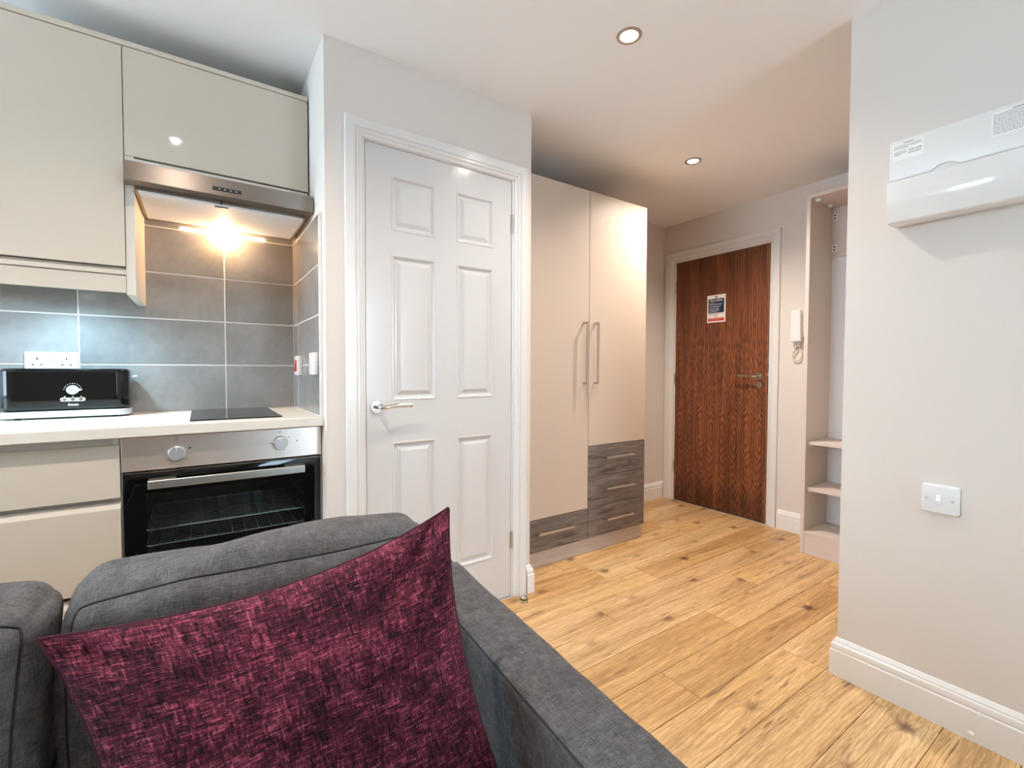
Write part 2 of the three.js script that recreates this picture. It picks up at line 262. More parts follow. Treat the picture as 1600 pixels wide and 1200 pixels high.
{ // floor: base slab, every board a piece
  const floor = st('floor', 'oak plank floor of long rustic boards with dark knots and thin joints', 'floor', bx(XW - .1, XE + .3, -.14, -.009, ZH - .1, ZF + .1), M.subfloor);
  const W = 0.1632, Z0 = -0.3965, L = 1.285, gap = 0.0009, top = 0, b = 0.0011;
  const cache = {};
  function plankGeo(len, u0, flipU, flipV) {
    const key = [len.toFixed(4), u0.toFixed(4), flipU, flipV].join();
    if (cache[key]) return cache[key];
    const x0 = gap, x1 = len - gap, z0 = gap, z1 = W - gap, lo = -0.009, pos = [], uv = [], nor = [];
    const U = x => { const u = u0 + x / L; return flipU ? 1 - u : u; }, V = z => flipV ? 1 - z / W : z / W;
    const quad = (p, n) => { for (const i of [0, 1, 2, 0, 2, 3]) { pos.push(...p[i]); nor.push(...n); uv.push(U(p[i][0]), V(p[i][2])); } };
    const A = [x0, lo, z0], B = [x1, lo, z0], C = [x1, lo, z1], E = [x0, lo, z1], q = -b;
    const a = [x0, q, z0], bb = [x1, q, z0], c = [x1, q, z1], e = [x0, q, z1], t0 = [x0 + b, top, z0 + b], t1 = [x1 - b, top, z0 + b], t2 = [x1 - b, top, z1 - b], t3 = [x0 + b, top, z1 - b], k = Math.SQRT1_2;
    quad([t0, t3, t2, t1], [0, 1, 0]); quad([e, c, t2, t3], [0, k, k]); quad([bb, a, t0, t1], [0, k, -k]); quad([a, e, t3, t0], [-k, k, 0]); quad([c, bb, t1, t2], [k, k, 0]);
    quad([E, C, c, e], [0, 0, 1]); quad([B, A, a, bb], [0, 0, -1]); quad([A, E, e, a], [-1, 0, 0]); quad([C, B, bb, c], [1, 0, 0]);
    const g = new THREE.BufferGeometry(); g.setAttribute('position', new THREE.Float32BufferAttribute(pos, 3)); g.setAttribute('normal', new THREE.Float32BufferAttribute(nor, 3)); g.setAttribute('uv', new THREE.Float32BufferAttribute(uv, 2));
    return cache[key] = g;
  }
  const known = { '-3': 1.885, '-4': 1.37, '-5': 1.89, '-6': 2.35, '-7': 1.49, '-8': 1.985, '-9': 1.76, '-10': 1.632, '-2': 1.12, '-1': 0.55, '0': 1.40 };
  for (let r = -14; r < 17; r++) {
    const z = Z0 + r * W; if (z + W < ZH + .01 || z > ZF) continue;
    const off = known[r] ?? hash(r + 50, 7, 3) * L; let x = off - L * Math.ceil((off - XW) / L), i = 0;
    for (; x < XE + .02; x += L, i++) {
      const a = Math.max(x, XW), e = Math.min(x + L, XE + .02); if (e - a < .03) continue;
      if (a > -1.0 && e < XB - .12 && z + W < ZB - .12) continue;                  // under the bathroom and the kitchen units
      const h = Math.floor(hash(r + 50, i, 11) * 1000), m = part('plank', plankGeo(e - a, (a - x) / L, h % 2, (h >> 1) % 2), M.oak[(h >> 2) % 6], floor);
      m.position.set(a, 0, z);
    }
  }
}
{ // ceiling with round openings for the downlights
  const s = rectShape(XW - .1, XE + .3, -ZF - .1, -ZH + .1);
  for (const [x, z] of DOWNLIGHTS) { const h = new THREE.Path(); h.absarc(x, -z, 0.036, 0, Math.PI * 2, true); s.holes.push(h); }
  const g = extr(s, 0.12, 0, 1, 24); g.rotateX(-Math.PI / 2); g.translate(0, CEIL, 0);
  st('ceiling', 'plain white painted ceiling with small recessed downlights', 'ceiling', g, M.ceil);
  st('roof', 'closed slab above the ceiling', 'roof', bx(XW - .1, XE + .3, CEIL + .12, CEIL + .2, ZH - .1, ZF + .1), M.ceil);
}
st('wall_kitchen', 'painted wall behind the kitchen units', 'wall', bx(XW - .1, XB - .1, 0, CEIL, ZK - .12, ZK), M.wall);
st('wall_niche', 'narrow painted wall ending the worktop beside the white door', 'wall', bx(XK, XK + .1, 0, CEIL, ZK, ZB - .1), M.wall);
{
  const s = rectShape(XK, XB, 0, CEIL); s.holes.push(rectHole(0.527, 1.237, 0.0005, 1.993));
  const g = extr(s, 0.1); g.translate(0, 0, ZB - .1);
  st('wall_bathroom', 'painted wall around the white panelled door', 'wall', g, M.wall);
}
st('wall_corner', 'painted return wall beside the wardrobe', 'wall', bx(XB - .1, XB, 0, CEIL, ZH, ZB - .1), M.wall);
st('wall_hall', 'painted wall behind the wardrobe', 'wall', bx(XB - .1, XE + .12, 0, CEIL, ZH - .1, ZH), M.wall);
{
  const s = rectShape(ZH, ZL + .1, 0, CEIL); s.holes.push(rectHole(-2.452, -1.660, 0.0005, 2.006));
  const g = extr(s, 0.14); g.rotateY(-Math.PI / 2); g.translate(XE + .14, 0, 0);
  st('wall_entrance', 'painted wall around the walnut entrance door', 'wall', g, M.wall);
}
st('wall_light_stop', 'added unseen wall outside the walnut door, keeping sky light out of its gaps', 'wall', bx(XE + .14, XE + .24, 0, CEIL, ZH - .1, ZL + .1), M.wall);  // unseen wall, added so sky light does not leak under the door
st('wall_right', 'painted wall carrying the white fuse box and the switch', 'wall', bx(XR, XR + .12, 0, CEIL, ZL, ZF), M.wall);
st('wall_lobby', 'painted wall behind the open shelf unit', 'wall', bx(XR + .12, XE, 0, CEIL, ZL, ZL + .1), M.wall);
{  // unseen window, added to let in fill light from behind the camera
  const [x0, x1, y0, y1] = [1.10, 1.84, 0.60, 2.14], sh = rectShape(XW - .1, XR + .12, 0, CEIL); sh.holes.push(rectHole(x0, x1, y0, y1));
  const g = extr(sh, 0.1); g.translate(0, 0, ZF); st('wall_behind', 'painted wall facing the kitchen, with an opening for the added fill light window', 'wall', g, M.wall);
  const w = thing('window_2', 'added tall narrow white framed window, unseen, giving fill light towards the kitchen', 'window', [(x0 + x1) / 2, y0, ZF + .05], 0, null, S), hw = (x1 - x0) / 2, h = y1 - y0;
  const f = rectShape(-hw, hw, 0, h); f.holes.push(rectHole(-hw + .045, hw - .045, .045, h - .045));
  const fg = extr(f, 0.05, 0.003); fg.translate(0, 0, -.025); part('window_frame', fg, M.white, w);
  part('pane', bx(-hw + .045, hw - .045, .045, h - .045, -.002, .002), M.pane, w);
}
const WIN = [-2.34, -0.98, 0.80, 2.14];
{
  const [z0, z1, y0, y1] = WIN, s = rectShape(ZK, ZF, 0, CEIL); s.holes.push(rectHole(z0, z1, y0, y1));
  const g = extr(s, 0.1); g.rotateY(-Math.PI / 2); g.translate(XW, 0, 0);
  st('wall_left', 'painted wall with the window', 'wall', g, M.wall);
  const w = thing('window_1', 'white framed window in the wall opposite the fuse box', 'window', [XW - .05, y0, (z0 + z1) / 2], 0, null, S), hw = (z1 - z0) / 2, h = y1 - y0;
  const f = rectShape(-hw, hw, 0, h); f.holes.push(rectHole(-hw + .045, hw - .045, .045, h - .045));
  const fg = extr(f, 0.05, 0.003); fg.rotateY(-Math.PI / 2); fg.translate(0.025, 0, 0); part('window_frame', fg, M.white, w);
  part('pane', bx(-.002, .002, .045, h - .045, -hw + .045, hw - .045), M.pane, w);
}

// skirting and architraves
const SK = [[0, 0], [.018, 0], [.018, .090], [.0165, .0925], [.0135, .094], [.0155, .098], [.0155, .108], [.013, .115], [.009, .118], [.009, .122], [.0065, .126], [.0035, .133], [0, .135]];
function skirt(name, label, pts, side = 1) {                             // pts (x, z) along the wall face
  const n = pts.length, dir = i => { const [x, z] = pts[i], [X, Z] = pts[i + 1], l = Math.hypot(X - x, Z - z); return [(X - x) / l, (Z - z) / l]; };
  const nor = d => [-d[1] * side, d[0] * side];
  const sts = pts.map(([x, z], i) => {
    let a;
    if (i === 0) a = nor(dir(0)); else if (i === n - 1) a = nor(dir(n - 2));
    else { const p = nor(dir(i - 1)), q = nor(dir(i)), k = 1 + p[0] * q[0] + p[1] * q[1]; a = [(p[0] + q[0]) / k, (p[1] + q[1]) / k]; }
    return { o: [x, 0, z], a: [a[0], 0, a[1]], b: [0, 1, 0] };
  });
  return st(name, label, 'baseboard', sweep(SK, sts, 0.35), M.skirt);
}
skirt('baseboard_right', 'white moulded skirting board below the fuse box wall, turning the corner', [[XR, ZF], [XR, ZL], [2.98, ZL]], -1);
skirt('baseboard_bathroom', 'short white moulded skirting between the white door frame and the wardrobe', [[1.311, ZB], [XB, ZB], [XB, -2.0]], 1);
skirt('baseboard_hall', 'white moulded skirting between the wardrobe and the walnut door', [[2.41, ZH], [XE, ZH], [XE, -2.545]], 1);
skirt('baseboard_entrance', 'short white moulded skirting between the walnut door and the shelf unit', [[XE, -1.590], [XE, -1.298]], 1);
solid('screw_cap', 'tiny white cap stuck low on the skirting under the light switch', 'cap', (() => { const g = ylathe([[0, .006], [.004, .006], [.0065, .003], [.007, 0], [0, 0]], 20); g.rotateZ(Math.PI / 2); g.translate(XR - .018, .022, -.336); return g; })(), M.plasticWarm);

const ARC = [[0, 0], [0, .016], [.002, .018], [.036, .018], [.0375, .0135], [.041, .0135], [.044, .0165], [.050, .0165], [.0535, .012], [.056, .009], [.063, .0085], [.066, .007], [.0685, .004], [.0685, 0]];
function architrave(x0, x1, top) {                                       // in its own plane, facing +z, outer edges
  return sweep(ARC, [{ o: [x0, 0.0008, 0], a: [1, 0, 0], b: [0, 0, 1] }, { o: [x0, top, 0], a: [1, -1, 0], b: [0, 0, 1] }, { o: [x1, top, 0], a: [-1, -1, 0], b: [0, 0, 1] }, { o: [x1, 0.0008, 0], a: [-1, 0, 0], b: [0, 0, 1] }], 0.3);
}
function uFrame(x0, x1, top, w, z0, z1) { const s = poly([[x0, 0.001], [x0 + w, 0.001], [x0 + w, top - w], [x1 - w, top - w], [x1 - w, 0.001], [x1, 0.001], [x1, top], [x0, top]]); const g = extr(s, z1 - z0, 0.001); g.translate(0, 0, z0); return g; }
{
  const t = architrave(0.459, 1.304, 2.053); t.translate(0, 0, ZB); st('trim_1', 'white moulded architrave around the panelled door', 'architrave', t, M.white);
  const u = architrave(-2.533, -1.598, 2.080); u.rotateY(-Math.PI / 2); u.translate(XE, 0, 0); st('trim_2', 'white moulded architrave around the walnut entrance door', 'architrave', u, M.white);
}
function leverHandle(parent, x, y, z, dirX, bend, label) {               // round rose and bowed lever
  const h = new THREE.Group(); h.name = numbered('door_handle'); h.position.set(x, y, z); if (label) h.userData.label = label; parent.add(h);
  part('rose', zlathe([[0, .010], [.016, .010], [.0175, .0075], [.0235, .0075], [.026, .005], [.026, 0], [0, 0]]), M.chrome, h);
  const L = .128, pts = [[0, 0, .008], [0, 0, .040], [dirX * .008, 0, .050], [dirX * .03, bend * .3, .053], [dirX * L * .55, bend, .052], [dirX * L, bend * .8, .050]];
  const g = new THREE.TubeGeometry(new THREE.CatmullRomCurve3(pts.map(p => new THREE.Vector3(...p)), false, 'catmullrom', 0.3), 60, .0085, 14); const e = new THREE.SphereGeometry(.0085, 14, 10); e.scale(.5, 1, 1); e.translate(...pts[5]);
  part('lever', [g, e], M.chrome, h); return h;
}
function hingeGeo(x, y0, y1, z) { const list = [], n = 5, st_ = (y1 - y0) / n; for (let i = 0; i < n; i++) { const c = cyl(.0055, .0055, st_ - .001, 14); c.translate(x, y0 + (i + .5) * st_, z + .003); list.push(c); } list.push(bx(x - .012, x + .004, y0, y1, z - .0012, z + .0008)); return list; }
function hinge(parent, x, y0, y1, z) { return part('hinge', hingeGeo(x, y0, y1, z), M.satin, parent); }

{ // bathroom door, six panels
  const d = thing('door_1', 'white six-panel interior door with chrome lever handle', 'door', [0, 0, ZB], 0, null, S);
  part('door_frame', uFrame(0.5275, 1.2365, 1.992, 0.0095, -.098, 0.0), M.white, d);
  const x0 = 0.5405, x1 = 1.2245, y0 = .007, y1 = 1.980, zf = -.006, zb = -.044;
  const cols = [[.648, .832], [.941, 1.121]], rows = [[.217, .795], [.975, 1.554], [1.658, 1.867]];
  const s = rectShape(x0, x1, y0, y1); for (const [a, b] of cols) for (const [c, e] of rows) s.holes.push(rectHole(a, b, c, e));
  const face = extr(s, .012); face.translate(0, 0, zf - .012);
  const leaf = part('door_leaf', [face, bx(x0, x1, y0, y1, zb, zf - .012)], M.whiteDoor, d);
  // moulding: a lip round the opening, a cove down and a wide bevel up to the raised field
  const prof = [[-.004, 0.0003], [-.003, .0022], [.001, .0026], [.004, .0006], [.009, -.0062], [.0135, -.0078], [.018, -.0072], [.034, .0006], [.036, .0008]];
  for (const [a, b] of cols) for (const [c, e] of rows) {
    const pos = [], loop = ([i, h]) => [[a + i, c + i, h], [b - i, c + i, h], [b - i, e - i, h], [a + i, e - i, h]];
    for (let k = 0; k + 1 < prof.length; k++) { const p = loop(prof[k]), q = loop(prof[k + 1]); for (let j = 0; j < 4; j++) { const l = (j + 1) % 4; pos.push(...p[j], ...p[l], ...q[l], ...p[j], ...q[l], ...q[j]); } }
    const f = loop(prof[prof.length - 1]); pos.push(...f[0], ...f[1], ...f[2], ...f[0], ...f[2], ...f[3]);
    const g = new THREE.BufferGeometry(); g.setAttribute('position', new THREE.Float32BufferAttribute(pos, 3)); g.computeVertexNormals(); g.setAttribute('uv', new THREE.Float32BufferAttribute(new Float32Array(pos.length / 3 * 2), 2)); g.translate(0, 0, zf);
    part('panel', toCreasedNormals(g, 0.32), M.whiteDoor, leaf);
  }
  leverHandle(d, .581, .946, zf, 1, .006, 'chrome lever handle');
  hinge(d, 1.2305, 1.737, 1.826, zf); hinge(d, 1.2305, .236, .322, zf);
}
{ // entrance door, built facing +z in its own axes and turned to face the room
  const d = thing('door_2', 'dark walnut veneered entrance door with a fire notice', 'door', [XE, 0, 0], -Math.PI / 2, null, S);
  part('door_frame', uFrame(-2.4515, -1.6605, 2.005, 0.0095, -.12, 0.0), M.white, d);
  const x0 = -2.4395, x1 = -1.682, y0 = .008, y1 = 1.992;
  const g = bx(x0, x1, y0, y1, -.050, -.004, .0012), p = g.attributes.position, uv = g.attributes.uv;
  for (let i = 0; i < p.count; i++) uv.setXY(i, clamp((p.getX(i) - x0) / (x1 - x0), .001, .999), clamp((p.getY(i) - y0) / (y1 - y0), .001, .999));
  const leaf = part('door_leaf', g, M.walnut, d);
  part('edge_lip', bx(x1 + .0002, x1 + .0035, y0, y1, -.050, -.0045), M.lip, d);
  part('seal', bx(x1 + .0085, -1.6705, y0, y1, -.09, -.052), M.darkHole, d);
  part('strike_plate', bx(x1 + .0036, x1 + .0062, .93, 1.15, -.040, -.006), M.black, d); part('latch', bx(x1 + .0036, -1.6702, 1.062, 1.078, -.036, -.0055), M.satin, d);
  leverHandle(d, -1.741, 1.056, -.004, -1, .004, 'chrome lever handle');
  const lk = new THREE.Group(); lk.name = 'thumb_turn_lock'; lk.position.set(-1.741, .995, -.004); d.add(lk);
  part('rose', zlathe([[0, .008], [.020, .008], [.0235, .005], [.0235, 0], [0, 0]]), M.chrome, lk); part('thumb_turn', bx(-.018, .018, -.006, .006, .008, .024, .004), M.chrome, lk);
  for (const y of [.24, .98, 1.745]) hinge(d, x0 - .006, y, y + .095, -.004);
}
{
  const n = thing('fire_notice', 'white and navy fire notice with red band, fixed to the walnut door', 'sign', [XE + .004, 1.472, -2.0765], -Math.PI / 2);
  part('notice_board', bx(-.077, .077, 0, .213, 0, .0022, .0006), M.plastic, n);
  const g = new THREE.PlaneGeometry(.150, .209); g.translate(0, .1065, .0026); part('notice_print', g, std('#ffffff', 0.3, { map: noticeTex }), n);
}

// ------------------------------------------------------------------ kitchen
{ // wall tiles: every tile a piece of the wall it is set on
  const wallK = scene.getObjectByName('wall_kitchen'), wallN = scene.getObjectByName('wall_niche');
  const ys = [.9145, 1.1130, 1.3050, 1.4970, 1.6870, 1.86], g2 = .0027, geos = {};
  part('grout', bx(-1.36, XK - .0, .914, 1.86, ZK, ZK + .0092), M.grout, wallK);
  part('grout', bx(XK - .0092, XK, .914, 1.687, ZK + .012, -1.866), M.grout, wallN);
  const xs = [-1.358, -.873, -.388, .097, XK - .012], zs = [ZK + .012, -2.315, -1.864];
  const tile = (w, h) => geos[w.toFixed(4) + h.toFixed(4)] ??= (() => { const s = rectShape(-w / 2 + g2, w / 2 - g2, -h / 2 + g2, h / 2 - g2); const g = new THREE.ExtrudeGeometry(s, { depth: .0108, bevelEnabled: true, bevelThickness: .0012, bevelSize: .0012, bevelOffset: -.0012, bevelSegments: 1 }); g.clearGroups(); const q = boxUV(g); return q; })();
  for (let r = 0; r < 5; r++) {
    const h = ys[r + 1] - ys[r], yc = (ys[r] + ys[r + 1]) / 2;
    for (let c = 0; c < 4; c++) { const m = part('tile', tile(xs[c + 1] - xs[c], h), M.tiles[(r + 2 * c) % 3], wallK); m.position.set((xs[c] + xs[c + 1]) / 2, yc, ZK); if ((r + c) % 2) m.rotation.z = Math.PI; }
    if (r < 4) for (let c = 0; c < 2; c++) { const m = part('tile', tile(zs[c + 1] - zs[c], h), M.tiles[(r + c + 1) % 3], wallN); m.position.set(XK, yc, (zs[c] + zs[c + 1]) / 2); m.rotation.y = -Math.PI / 2; }
  }
  part('tile_edge', bx(XK - .0125, XK - .0005, .914, 1.690, -1.866, -1.8605, .0012), M.trim, wallN, 'white edge strip');
}
{ // wall cupboard
  const c = thing('wall_cupboard', 'tall glossy cream wall cupboard hanging over the black toaster', 'cupboard', [-.39, 1.352, ZK + .012]);
  const L = (x0, x1, y0, y1, z0, z1, r) => bx(x0 + .39, x1 + .39, y0 - 1.352, y1 - 1.352, z0 + 2.43, z1 + 2.43, r);
  part('side_panel', L(-.206, -.180, 1.352, 2.200, -2.43, -2.0835, .001), M.carcass, c); part('side_panel', L(-.612, -.594, 1.352, 2.200, -2.43, -2.0835, .001), M.carcass, c);
  part('carcass', [L(-.594, -.206, 1.415, 1.433, -2.43, -2.104), L(-.594, -.206, 2.182, 2.200, -2.43, -2.104), L(-.594, -.206, 1.433, 2.182, -2.43, -2.42)], M.carcass, c);
  part('grip_channel', [L(-.594, -.2065, 1.412, 1.447, -2.110, -2.102), profX([[-2.102, 1.4205], [-2.0855, 1.4205], [-2.0845, 1.4225], [-2.0848, 1.430], [-2.088, 1.436], [-2.095, 1.440], [-2.102, 1.441]], -.594, -.2065).translate(.39, -1.352, 2.43)], M.gloss, c, 'recessed grip strip');
  const dr = profX([[-2.10, 1.449], [-2.0815, 1.449], [-2.080, 1.4505], [-2.080, 2.1985], [-2.0815, 2.2], [-2.10, 2.2]], -.6115, -.2075); dr.translate(.39, -1.352, 2.43);
  part('door', dr, M.gloss, c);
  part('light_rail', L(-.6115, -.2065, 1.359, 1.4160, -2.10, -2.081, .0012), M.gloss, c);
}
{ // cupboard over the hood
  const c = thing('bridging_cupboard', 'glossy cream flap cupboard above the extractor hood', 'cupboard', [.09, 1.80, ZK + .012]);
  const L = (x0, x1, y0, y1, z0, z1, r) => bx(x0 - .09, x1 - .09, y0 - 1.80, y1 - 1.80, z0 + 2.43, z1 + 2.43, r);
  part('carcass', [L(-.179, -.161, 1.80, 2.2, -2.43, -2.104), L(.360, .377, 1.80, 2.2, -2.43, -2.104), L(-.161, .360, 1.80, 1.818, -2.43, -2.104), L(-.161, .360, 2.182, 2.2, -2.43, -2.104), L(-.161, .36, 1.818, 2.182, -2.43, -2.424)], M.carcass, c);
  part('door', L(-.2035, .384, 1.832, 2.200, -2.100, -2.080, .0014), M.gloss, c);
  part('bottom_rail', L(-.2035, .384, 1.800, 1.828, -2.100, -2.0875, .001), M.carcass, c);
}
solid('cornice_board', 'long cream board lying along the top of both wall cupboards', 'board', bx(-.612, .3855, 2.2025, 2.2205, -2.43, -2.079, .001), M.gloss);
{ // extractor hood
  const h = thing('extractor_hood', 'slim stainless extractor hood with glowing tube light above the hob', 'hood', [.09, 1.69, ZK + .012]);
  const L = (x0, x1, y0, y1, z0, z1, r) => bx(x0 - .09, x1 - .09, y0 - 1.69, y1 - 1.69, z0 + 2.43, z1 + 2.43, r);
  part('front_bar', L(-.2005, .3865, 1.722, 1.7845, -2.055, -1.988, .0018), M.steel, h);
  part('housing', L(-.178, .372, 1.712, 1.797, -2.43, -2.0560, .001), M.rim, h);
  part('filter_cover', L(-.166, .360, 1.7045, 1.7118, -2.387, -2.050, .002), M.filter, h, 'white filter cover');
  part('latch', [L(.055, .099, 1.7005, 1.7044, -2.066, -2.060, .0008), L(.072, .079, 1.7095, 1.716, -2.0497, -2.036)], M.black, h);
  const pn = part('control_panel', L(.047, .1375, 1.7395, 1.7525, -1.9879, -1.9868, .0003), M.black, h);
  for (let i = 0; i < 4; i++) { const b = zcyl(.0028, .0026, 0, .0009, .068 + i * .0175 - .09, 1.746 - 1.69, 18); b.translate(0, 0, 2.43 - 1.9868); part('button', b, M.knob, pn); }
  const dif = new THREE.CapsuleGeometry(.0095, .305, 8, 20); dif.rotateZ(Math.PI / 2); dif.scale(1, .8, 1); dif.translate(.0985 - .09, 1.6885 - 1.69, -2.4085 + 2.43);
  part('lamp_tube', dif, M.hoodGlow, h, 'glowing warm tube lamp');
  const pl = new THREE.PointLight(HOOD_COLOR, HOOD, 0, 2); pl.name = 'hood_lamp_light'; pl.position.set(.0985, 1.6870, -2.4085); pl.shadow.radius = 0.4; pl.castShadow = true; scene.add(pl);
}
{ // round light under the cupboard
  const p = thing('puck_light', 'small round light under the cream wall cupboard, above the toaster', 'light', [-.39, 1.4149, -2.20]);
  part('rim', ylathe([[0, 0], [.036, 0], [.036, -.008], [.032, -.0095], [.031, -.007], [0, -.007]]), M.satin, p);
  const l = cyl(.0308, .0308, .0015, 32); l.translate(0, -.0082, 0); part('lamp_lens', l, M.puckGlow, p);
  const s = new THREE.SpotLight(PUCK_COLOR, PUCK, 0, 1.35, 0.6, 2); s.name = 'puck_light_source'; s.position.set(-.39, 1.402, -2.20); s.target.position.set(-.39, .9, -2.22); s.shadow.radius = 1.2; s.castShadow = true; scene.add(s, s.target);
}
solid('worktop', 'pale cream worktop running along the kitchen wall with the hob set in it', 'worktop', bx(-1.40, XK - .001, .880, .9135, ZK + .012, -1.848, .0025), M.worktop);
{ // hob
  const h = thing('hob', 'narrow black glass hob set into the pale worktop', 'hob', [.113, .9135, -2.17]);
  part('glass', bx(-.144, .144, .0002, .0050, -.25, .242, .0015), M.hob, h);
  for (const [z, r] of [[-.11, .09], [.11, .072]]) { const t = new THREE.RingGeometry(r - .0012, r, 48); t.rotateX(-Math.PI / 2); t.translate(0, .0052, z); part('cooking_zone', t, std('#3a3a3c', .3), h); }
}
{ // drawers
  const b = thing('drawer_unit', 'matt cream handleless drawer unit next to the oven', 'drawer unit', [-.51, 0, -2.15]);
  const L = (x0, x1, y0, y1, z0, z1, r) => bx(x0 + .51, x1 + .51, y0, y1, z0 + 2.15, z1 + 2.15, r);
  const X0 = -.812, X1 = -.2125;
  part('carcass', [L(X0, X0 + .018, .15, .879, -2.42, -1.908), L(X1 - .018, X1 + .002, .15, .879, -2.42, -1.908), L(X0 + .018, X1 - .018, .15, .168, -2.42, -1.908), L(X0 + .018, X1 - .018, .17, .879, -2.42, -2.40)], M.carcass, b);
  part('grip_channel', L(X0 + .018, X1 - .018, .835, .879, -1.932, -1.916), M.channel, b); part('grip_channel', L(X0 + .018, X1 - .018, .640, .700, -1.932, -1.916), M.channel, b);
  const front = (y0, y1) => { const g = profX([[-1.906, y0], [-1.8862, y0], [-1.885, y0 + .0012], [-1.885, y1 - .021], [-1.8862, y1 - .019], [-1.9005, y1 - .001], [-1.903, y1], [-1.906, y1]], X0, X1); g.translate(.51, 0, 2.15); return g; };
  part('drawer', front(.687, .853), M.gloss, b); part('drawer', front(.400, .674), M.gloss, b); part('drawer', front(.154, .386), M.gloss, b);
  part('plinth', L(X0, X1, 0.001, .148, -1.97, -1.95), M.carcass, b);
}
const font = await new FontLoader().loadAsync('fonts/droid/droid_sans_bold.typeface.json');
{ // oven
  const o = thing('oven', 'built-in stainless oven with black glass door and bar handle', 'oven', [.0885, .28, -1.885]);
  const cx = .0885, cz = 1.885, cy = .28;
  const L = (x0, x1, y0, y1, z0, z1, r) => bx(x0 - cx, x1 - cx, y0 - cy, y1 - cy, z0 + cz, z1 + cz, r);
  part('control_panel', L(-.209, .386, .766, .8745, -1.912, -1.885, .0016), M.steelPanel, o);
  part('side_trim', L(-.209, -.2065, .285, .7635, -1.915, -1.8862), M.satin, o); part('side_trim', L(.3835, .386, .285, .7635, -1.915, -1.8862), M.satin, o);
  const dr = new THREE.Group(); dr.name = 'oven_door'; o.add(dr);
  const s = rectShape(-.2055 - cx, .3825 - cx, .29 - cy, .757 - cy); s.holes.push(rectHole(-.150 - cx, .325 - cx, .345 - cy, .690 - cy));
  const fr = extr(s, .020, .001); fr.translate(0, 0, -.0215); part('door_surround', fr, M.blackGlass, dr);
  part('window_pane', L(-.150, .325, .345, .690, -1.8925, -1.8895), M.ovenGlass, dr);
  const hb = [L(-.141, .319, .713, .739, -1.846, -1.834, .002), L(-.141, -.070, .715, .739, -1.8868, -1.846, .0015), L(.258, .319, .715, .739, -1.8868, -1.846, .0015)];
  part('handle', hb, M.satin, dr);
  part('top_edge', L(-.2055, .3825, .7575, .7605, -1.906, -1.888), M.satinDark, dr);
  // cavity: a dark enamel box, open to the front
  const cav = [L(-.170, -.160, .32, .72, -2.36, -1.915), L(.335, .345, .32, .72, -2.36, -1.915), L(-.160, .335, .32, .33, -2.36, -1.915), L(-.160, .335, .71, .72, -2.36, -1.915), L(-.160, .335, .33, .71, -2.36, -2.35)];
  part('cavity', cav, M.enamel, o);
  for (const y of [.556, .503]) {
    const w = [rod([-.157, y, -1.935], [.332, y, -1.935], .0027, 10), rod([-.157, y, -2.30], [.332, y, -2.30], .0025), rod([-.155, y, -2.30], [-.155, y, -1.935], .0025), rod([.33, y, -2.30], [.33, y, -1.935], .0025)];
    for (let i = 0; i < 11; i++) { const x = -.118 + i * .0418; w.push(rod([x, y + .003, -2.30], [x, y + .003, -1.931], .0011, 6)); }
    for (let i = 1; i < 14; i++) w.push(rod([-.155, y, -2.30 + i * .026], [.33, y, -2.30 + i * .026], .0008, 5));
    for (let i = 0; i < 11; i++) w.push(rod([-.118 + i * .0418, y - .001, -1.935], [-.118 + i * .0418, y + .006, -1.934], .0022, 6));
    const g = merged(w); g.translate(-cx, -cy, cz); part('oven_rack', g, M.rack, o);
  }
  const lad = []; for (const x of [-.157, .332]) for (const y of [.40, .45, .503, .556, .61, .66]) lad.push(rod([x, y - .006, -2.33], [x, y - .006, -1.93], .002, 6)); for (const y of [.62, .665]) lad.push(rod([-.15, y, -2.335], [.325, y, -2.335], .0022, 6));
  const lg = merged(lad); lg.translate(-cx, -cy, cz); part('rack_rail', lg, M.satinDark, o);
  for (const [x, y] of [[-.0665, .8175], [.2435, .8225]]) {
    const k = zlathe([[0, .0225], [.0205, .0225], [.022, .0215], [.0235, .004], [.0255, .003], [.0255, 0], [0, 0]]); k.translate(x - cx, y - cy, .0005);
    const kn = part('knob', k, M.knob, o);
    part('pointer', (() => { const g = bx(-.0008, .0008, .006, .019, .0230, .0236); g.translate(x - cx, y - cy, 0); return g; })(), M.dimple, kn);
  }
  const mk = [], ring = (x, y, r) => { const t = new THREE.RingGeometry(r - .0007, r, 20); t.translate(x - cx, y - cy, .0004); mk.push(t); }, bar = (x, y, w, h) => { const t = new THREE.PlaneGeometry(w, h); t.translate(x - cx, y - cy, .0004); mk.push(t); };
  ring(-.0665, .8625, .0055); bar(-.0665, .8625, .0008, .006); bar(-.0665, .8495, .0022, .0022); ring(-.104, .829, .0042); ring(-.091, .795, .0042); bar(-.031, .829, .006, .005); bar(-.0415, .7935, .004, .003);
  bar(.2435, .8615, .009, .0008); bar(.2435, .8655, .0008, .006); bar(.2395, .8615, .0008, .008); bar(.2435, .8535, .0018, .0018); bar(.2715, .842, .004, .0025); bar(.2785, .8225, .006, .0012); bar(.2555, .796, .006, .0015); bar(.230, .798, .006, .0015); bar(.2135, .825, .006, .001); bar(.2135, .821, .006, .001); ring(.3005, .826, .003); bar(.3005, .826, .003, .003);
  part('panel_print', merged(mk), M.inkDark, o).userData.kind = 'stuff';
}
